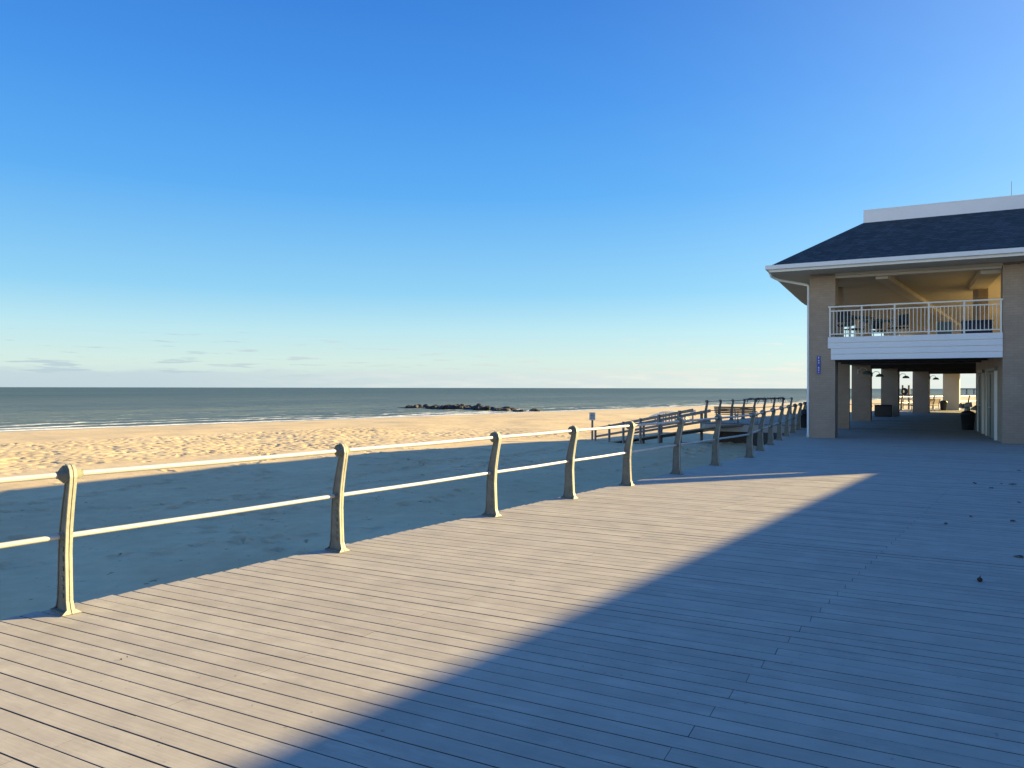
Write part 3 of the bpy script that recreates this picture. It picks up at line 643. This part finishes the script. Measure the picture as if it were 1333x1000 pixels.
# antenna on the flat roof
an = thing('roof_antenna', 'thin whip antenna with drooping radials on the pavilion roof', 'antenna', (20.25, 30.0, 7.14))
MB().tube([(20.25, 30, 7.12), (20.25, 30, 8.7)], .022, 8).build('mast', 'web_shade_mast_iron', an)
MB().tube([(20.25, 30, 8.7), (20.25, 30, 10.02)], .009, 6).build('whip', 'web_shade_mast_iron', an)
for k in range(4):
    d = Vector((math.cos(k * 1.57 + .3), math.sin(k * 1.57 + .3), -.38)); MB().tube([Vector((20.25, 30, 8.75)), Vector((20.25, 30, 8.75)) + d * .75], .009, 5).build('radial', 'web_shade_mast_iron', an)

# low wing running back along the boardwalk on the land side
wing = thing('boardwalk_arcade', 'low tan arcade on the land side whose eave shades the boardwalk', 'building', PV(11.6, 0))
w0 = PV(11.62, 0.0); wz = 3.855
MB().add([Zv(w0 + UR * a + UF * b_, z) for b_ in (0.0, -48) for a, z in ((0, wz - .16), (0, wz), (3.5, wz + .75), (7, wz), (7, wz - .16))], [(0, 1, 6, 5), (1, 2, 7, 6), (2, 3, 8, 7), (3, 4, 9, 8), (4, 0, 5, 9), (0, 4, 3, 2, 1), (5, 6, 7, 8, 9)]).build('roof', 'navy_shingles', wing)
MB().box(w0 + UR * .1 + UF * -.16 + Vector((0, 0, 1.85)), (1.3, .28, 3.7), AZR).build('light_stop_wall', 'tan_brick', wing)  # unseen stub wall added to close a light leak beside the fin
MB().add([Zv(w0 + UR * a + UF * b_, z) for b_ in (-.1, -47.8) for a, z in ((.6, 0), (.6, wz - .17), (6.4, wz - .17), (6.4, 0))], [(0, 1, 5, 4), (1, 2, 6, 5), (2, 3, 7, 6), (0, 3, 2, 1), (4, 5, 6, 7)]).build('wall', 'tan_brick', wing)

# wall lamps on the passage columns
def lamp_root():
    t = thing('wall_lamp', '', 'lamp', group='dome lamps on the passage columns')
    MB().box((.02, 0, .12), (.04, .12, .2)).build('bracket', 'white_trim', t)
    MB().tube([(.03, 0, .16), (.15, 0, .27), (.30, 0, .25), (.36, 0, .14)], .014, 8).build('arm', 'white_trim', t)
    MB().lathe((.36, 0, 0), [(.19, 0), (.185, .03), (.15, .09), (.08, .135), (.02, .15)], 16).build('lamp_shade', 'teal_paint', t)
    return t
lp = lamp_root()
lamp_spots = [(Vector((13.82, 29.6, 2.16)), AZP, 'dome lamp on the second passage column, nearest the camera'), (Vector((17.95, 36.9, 2.18)), 30, 'dome lamp over the black bins against the sky'),
              (Vector((22.55, 43.1, 2.2)), 32, 'dome lamp above the three tall timber posts'), (Vector((27.9, 49.4, 2.2)), 34, 'farthest dome lamp, above the two sunlit benches')]
for i, (p, a, lb) in enumerate(lamp_spots):
    o = lp if i == 0 else copy_tree(lp); place(o, p, a, lb)

# ---------------------------------------------------------------- bins and benches
def bin_root():
    t = thing('trash_bin', '', 'trash bin', group='black trash bins')
    MB().lathe((0, 0, 0), [(.24, 0), (.25, .02), (.30, .72), (.325, .73), (.325, .78), (.29, .78), (.28, .6)], 20).build('bin', 'black_plastic', t)
    MB().lathe((0, 0, 0), [(.30, .785), (.30, .82), (.24, .90), (.12, .95), (.03, .96)], 20).build('lid', 'black_plastic', t)
    return t
tb = bin_root()
bins = [(Vector((17.72, 28.75, 0)), 'black bin with crumpled pale bags beside the passage doors'), (Vector((20.35, 42.35, 0)), 'black domed bin left of the third passage column'), (Vector((31.75, 54.4, 0)), 'black bin in the sun by the far cream column'),
        (Vector((11.95, 30.2, 0)), 'dark bin squeezed between the railing and the corner column')]
for i, (p, lb) in enumerate(bins):
    o = tb if i == 0 else copy_tree(tb); place(o, p, 20 * i, lb)
    if i == 0: o.scale = (.82, .82, .78)
bg_ = MB()
for k in range(7):
    c = Vector((17.72, 28.75, .78)) + Vector((random.uniform(-.2, .2), random.uniform(-.2, .2), random.uniform(-.03, .18)))
    bg_.tube([c + Vector((random.uniform(-.15, .15), random.uniform(-.1, .1), -.05)), c, c + Vector((random.uniform(-.15, .15), random.uniform(-.1, .1), .12))], [.03, .12, .02], 8)
tag(bg_.build('rubbish_bag', 'bag_plastic'), 'crumpled pale plastic bags piled on the black bin by the doors', 'rubbish bag')
t = thing('planter_box', 'low black box against the third passage column', 'box')
MB().box((0, 0, .33), (.9, .5, .62), 0, .03).build('box', 'black_plastic', t); MB().box((0, 0, .66), (.96, .56, .04), 0, .01).build('lid', 'black_plastic', t); place(t, Vector((21.15, 42.1, 0)), 30, t['label'])

def bench_root(L_=1.9):
    t = thing('bench', '', 'bench', group='slatted benches with cast ends')
    for sx in (-1, 0, 1):
        e = MB(); x = sx * (L_ / 2 - .08)
        e.tube([(x, .25, 0), (x, .20, .2), (x, .24, .42), (x, .02, .41), (x, -.20, .43), (x, -.25, .62), (x, -.33, .88)], [.035, .025, .03, .025, .03, .026, .022], 8)
        e.tube([(x, -.32, 0), (x, -.22, .18), (x, -.20, .43)], [.035, .025, .028], 8)
        e.tube([(x, .22, .42), (x, .25, .60), (x, .05, .64), (x, -.26, .66)], [.02, .02, .025, .02], 8)
        e.build('bench_end', 'cast_iron_paint', t)
    s = MB()
    for k in range(5): s.box((0, .20 - k * .095, .455), (L_, .075, .028), 0, .004)
    s.build('seat', 'bench_slats', t)
    s = MB()
    for k in range(4):
        f = k / 3; s.span((-L_ / 2, -.215 - .085 * f, .56 + .28 * f), (L_ / 2, -.215 - .085 * f, .56 + .28 * f), .026, .075, (0, -.3, 1))
    s.build('backrest', 'bench_slats', t); return t
bn = bench_root()
benches = [(Vector((10.35, 34.1, 0)), AZR - 3, 'brown slatted bench on the overlook facing the sea'), (Vector((28.35, 51.4, 0)), 320, 'left of the two sunlit benches beyond the passage'),
           (Vector((29.75, 52.6, 0)), 322, 'right of the two sunlit benches beyond the passage, nearer the cream column'),]
for i, (p, a, lb) in enumerate(benches):
    o = bn if i == 0 else copy_tree(bn); place(o, p, a, lb)
    o.scale.z = .86 if i == 0 else 1.0

# tall timber posts by the far railing, with a coil
t = thing('timber_post_frame', 'three tall timber posts joined by rails with a rope coil beyond the passage', 'post frame', (30.0, 56.7, 0))
for k in range(3): MB().box((29.62 + .39 * k, 56.95 - .16 * k, .93), (.13, .13, 1.86), 40).build('post', 'grey_timber', t)
for z_ in (.35, .80, 1.12): MB().span((29.45, 57.0, z_), (30.6, 56.55, z_), .05, .09).build('crossbar', 'grey_timber', t)
mb = MB()
for k in range(5): 
    r_ = .12 + .03 * k; mb.tube([(30.0 + r_ * math.cos(q_) + .02 * k, 56.68, 1.38 + r_ * math.sin(q_) * 1.1) for q_ in np.linspace(0, 6.28, 14)], .022, 6)
mb.build('rope_coil', 'dark_timber', t)

# ---------------------------------------------------------------- terrace furniture
def table_root():
    t = thing('terrace_table', '', 'table', group='tables on the upper terrace')
    MB().box((0, 0, .74), (1.1, .8, .035), 0, .008).build('table_top', 'teal_paint', t)
    for sx in (-1, 1):
        for sy in (-1, 1): MB().tube([(sx * .48, sy * .33, 0), (sx * .46, sy * .31, .72)], .02, 8).build('leg', 'white_metal', t)
    return t
def chair_root():
    t = thing('terrace_chair', '', 'chair', group='chairs on the upper terrace')
    MB().box((0, 0, .44), (.46, .46, .04), 0, .01).build('seat', 'black_plastic', t)
    MB().box((0, -.22, .72), (.44, .03, .36), 0, .01).build('backrest', 'black_plastic', t)
    for sx in (-1, 1):
        for sy in (-1, 1): MB().tube([(sx * .2, sy * .2, 0), (sx * .19, sy * .19, .42)], .015, 6).build('leg', 'white_metal', t)
        
    return t
tt = table_root(); ch = chair_root(); FL = 3.222
for i, (x, y, a, lb) in enumerate([(1.9, 3.0, 20, 'pale teal table left of centre behind the balcony railing'), (1.2, 1.5, 50, 'table at the left end of the terrace beside the column')]):
    o = tt if i == 0 else copy_tree(tt); place(o, PV(x, y, FL), a, lb)
for i, (x, y, a, lb) in enumerate([(2.55, 2.5, 250, 'dark chair at the right side of the middle terrace table'), (1.2, 2.5, 70, 'dark chair between the two terrace tables'), (.95, .75, 20, 'dark chair at the left end of the terrace'), (1.9, 3.8, 190, 'dark chair behind the middle terrace table')]):
    o = ch if i == 0 else copy_tree(ch); place(o, PV(x, y, FL), a, lb)
t = thing('storage_chest', 'navy storage chest on the terrace beside the brick pier', 'chest')
MB().box((0, 0, .23), (.8, .5, .44), 0, .02).build('chest', 'navy_paint', t); MB().box((0, 0, .475), (.84, .54, .05), 0, .012).build('lid', 'navy_paint', t); place(t, PV(4.75, 1.6, FL + .02), AZP, t['label'])
t = thing('planter_screen', 'grey green screen panel standing on the terrace left of the navy chest', 'screen')
MB().box((0, 0, .32), (.45, .05, .46), 0, .01).build('panel', 'teal_paint', t)
for s in (-1, 1): MB().box((s * .22, 0, .28), (.04, .2, .56), 0, .005).build('foot_post', 'white_metal', t)
place(t, PV(3.9, 2.2, FL + .02), AZP, t['label'])

# ---------------------------------------------------------------- ramp down to the sand
RF, RR = dirs(-21.0)
N0 = Vector((9.35, 36.0, 0)); F0 = N0 - RR * 1.4
rp = thing('beach_ramp', 'weathered timber ramp with handrails going down from the overlook to the sand', 'ramp', N0 + Vector((0, 0, -.45)))
def zt_(tt_): return .456 - .1415 * tt_
sl = MB()
vs = [p + RF * q_ + Vector((0, 0, zt_(q_) - .92 - d)) for q_ in (-3.0, 9.2) for p in (F0, N0) for d in (0, .06)]
sl.add(vs, [(0, 2, 6, 4), (1, 5, 7, 3), (0, 4, 5, 1), (2, 3, 7, 6), (0, 1, 3, 2), (4, 6, 7, 5)]); sl.build('walkway', 'grey_timber', rp)
for base, q_s, qa, qb in ((N0, (.2, 2.0, 3.8, 5.6), -.6, 6.5), (F0, (0, 1.8, 3.6, 5.4, 7.0, 8.7), -1.0, 8.8)):
    for q_ in q_s:
        p = base + RF * q_; zz = zt_(q_) + .07; z0 = min(sand_z(p.x, p.y) - .3, zz - 1); MB().box((p.x, p.y, (zz + z0) / 2), (.10, .10, zz - z0), -21).build('post', 'grey_timber', rp)
    sgn = -1 if base is N0 else 1
    for dz, hh_ in ((-.02, .14), (-.48, .12)):
        MB().span(base + RF * qa + RR * .07 * sgn + Vector((0, 0, zt_(qa) + dz)), base + RF * qb + RR * .07 * sgn + Vector((0, 0, zt_(qb) + dz)), .04, hh_).build('handrail' if dz > -.1 else 'lower_rail', 'grey_timber', rp)
# signs
def sign(name, p, az, hgt, lb, sw=.36, sh=.46):
    z0 = sand_z(p.x, p.y); t = thing(name, lb, 'sign')
    MB().box((0, 0, hgt / 2), (.12, .12, hgt), 0).build('post', 'grey_timber', t)
    b_ = MB().box((0, -.075, hgt - .08), (sw, .025, sh), 0, .004).build('sign_board', 'sign_white', t)
    m_ = MB()
    for k in range(4): m_.box((0, -.0895, hgt + .06 - k * .085), (sw * (.7 if k % 2 else .5), .003, .03), 0)
    m_.build('lettering', 'sign_ink', b_); return place(t, Vector((p.x, p.y, z0 - .1)), az, lb)
sign('beach_sign', F0 + RF * 9.1, 5, 1.5, 'small white notice board on a post at the foot of the ramp')
sign('beach_sign', Vector((15.4, 63, 0)), 5, 1.1, 'small grey notice board on the sand beyond the ramp head', .5, .5)
# white stair rail in the sun
sp_ = Vector((13.4, 62, 0)); z0 = sand_z(13.4, 62)
t = thing('stair_handrail', 'white pipe handrail standing in the sunlit sand behind the ramp', 'handrail', (sp_.x, sp_.y, z0))
for o_ in (0, 1.0):
    b0 = sp_ + Vector((0, o_, 0))
    MB().tube([b0 + Vector((-1.7, 0, z0 + .55)), b0 + Vector((-.6, 0, z0 + .95)), b0 + Vector((.5, 0, z0 + 1.0)), b0 + Vector((1.1, 0, z0 + .65)), b0 + Vector((1.5, 0, z0 + .3))], .06, 8).build('pipe', 'white_metal', t)
    for x_, h_ in ((-1.2, .75), (-.5, 1.0), (.0, 1.0), (.5, 1.02), (1.1, .65)): MB().box(b0 + Vector((x_, 0, z0 + h_ / 2 - .1)), (.09, .09, h_ + .2)).build('post', 'grey_timber', t)

# ---------------------------------------------------------------- rock jetty
def rock_mesh(seed):
    r_ = random.Random(seed); bm = bmesh.new(); bmesh.ops.create_icosphere(bm, subdivisions=2, radius=1)
    pl = [(Vector((r_.uniform(-1, 1), r_.uniform(-1, 1), r_.uniform(-1, 1))).normalized(), r_.uniform(.5, .85)) for _ in range(11)]
    for v in bm.verts:
        for n_, d in pl:
            e = v.co.dot(n_) - d
            if e > 0: v.co -= n_ * e
        v.co += Vector([r_.uniform(-.03, .03) for _ in range(3)])
    me = bpy.data.meshes.new('boulder'); bm.to_mesh(me); bm.free(); me.materials.append(MATS['rock']); return me
rocks = [rock_mesh(s) for s in range(6)]
jp = Vector((4.0, 140.5, 0)); jd = -SR; rj = random.Random(11)
for k in range(120):
    f = rj.random(); d = f * 41 - 1; w_ = (1 - f) * 1.6 + .9
    c = jp + jd * d + SF * rj.uniform(-w_, w_)
    s = rj.uniform(.8, 1.6); top = -2.9 + (.50 + .55 * math.exp(-((d - 17) / 9) ** 2) + .3 * math.exp(-((d - 33) / 5) ** 2)) * rj.uniform(.3, 1.25)
    if f > .9: top -= .3
    o = link_mesh('boulder', rocks[k % 6], None, (c.x, c.y, top - s * .55), rj.uniform(0, 360)); o.scale = (s * rj.uniform(.8, 1.2), s * rj.uniform(.8, 1.2), s * rj.uniform(.45, .7)); o.rotation_euler.x = rj.uniform(-.3, .3)
    tag(o, 'dark wet boulder in the low rock jetty reaching from the beach into the sea', 'rock', 'boulders of the rock jetty')
# far pier and headland at the horizon, seen through the passage
t = thing('fishing_pier', 'far low pier with a small hut and a mast at the horizon', 'pier', (395, 610, -3))
MB().box((395, 610, 1.5), (70, 5, 1.0), 0).build('pier_deck', 'grey_timber', t)
for k in range(12): MB().box((363 + 6 * k, 610, -1.2), (.7, .7, 5.0), 0).build('pile', 'grey_timber', t)
h_ = MB().box((402, 610, 3.4), (12, 4, 2.9), 0).build('hut', 'grey_timber', t); MB().box((402, 610, 5.0), (13, 5, .5), 0).build('hut_roof', 'slab_concrete', h_)
MB().tube([(396, 610, 2), (396, 610, 11)], .25, 6).build('mast', 'grey_timber', t)

# ---------------------------------------------------------------- leaves and bits on the deck
def G(px, py, hz=506.0): zz = 963 * 1.6 / (py - hz); return Vector(((px - 666.5) / 963 * zz, zz, 0))
def leaf_mesh(seed, L_=.07):
    L_ *= .55
    r_ = random.Random(seed); m_ = MB()
    for q_ in range(r_.randint(1, 3)):
        o_ = Vector((r_.uniform(-.03, .03), r_.uniform(-.03, .03), 0)); an_ = r_.uniform(0, 6.28); F, Rr = dirs(math.degrees(an_)); L2 = L_ * r_.uniform(.6, 1.2); vs = []
        for i in range(7):
            f = i / 6; wd = L2 * .5 * math.sin(math.pi * min(1, f * .95 + .04)) ** .7; zc = .003 + .009 * math.sin(f * 3.1) * r_.uniform(.6, 1.2)
            for s_ in (-1, 0, 1): vs.append(o_ + F * (f - .5) * L2 * 1.6 + Rr * s_ * wd + Vector((0, 0, zc + abs(s_) * .006 * (.5 + f))))
        m_.add(vs, [(3 * i + a, 3 * i + a + 1, 3 * i + a + 4, 3 * i + a + 3) for i in range(6) for a in (0, 1)], True)
    me = m_.mesh('dry_leaf', 'dry_leaf'); return me
leaves = [((1320, 757), None)]
LV = [(1326, 613, 'dry leaf farthest up the deck beside the brick pier', .07), (1268, 629.5, 'dark leaf left of the row of leaves in front of the pier', .08), (1291, 636, 'small flat leaf just below the row in front of the pier', .06), (1302, 630.5, 'tiny leaf between two larger ones in front of the pier', .05),
      (1319, 631, 'long curled leaf at the right of the row in front of the pier', .13), (1325, 655, 'dark leaf near the right edge of the deck below the long curled one', .07), (1265, 673, 'pair of crumpled leaves in the middle of the shaded deck', .10),
      (1320, 679.5, 'crumpled leaf at the right, level with the leaf pair', .07), (1233, 683, 'leftmost dark leaf on the shaded deck', .07), (1326, 726, 'thin twiggy leaf at the right edge of the deck', .13), (163, 862, 'tiny curled leaf on the sunlit boards left of centre', .014)]
for i, (px, py, lb, s) in enumerate(LV):
    o = link_mesh('dry_leaf', leaf_mesh(40 + i, s), None, G(px, py) + Vector((0, 0, .002)), i * 47)
    tag(o, lb, 'leaf', 'dry leaves scattered on the deck')
m_ = MB(); c = G(1276, 757.5)
m_.lathe(c + Vector((0, 0, .001)), [(.005, 0), (.017, .006), (.021, .017), (.018, .028), (.008, .036), (.003, .04)], 12)
m_.tube([c + Vector((.0, 0, .035)), c + Vector((.010, .004, .052))], .003, 5)
tag(m_.build('seed_pod', 'dry_leaf'), 'small round dark seed pod on the shaded deck', 'seed pod')
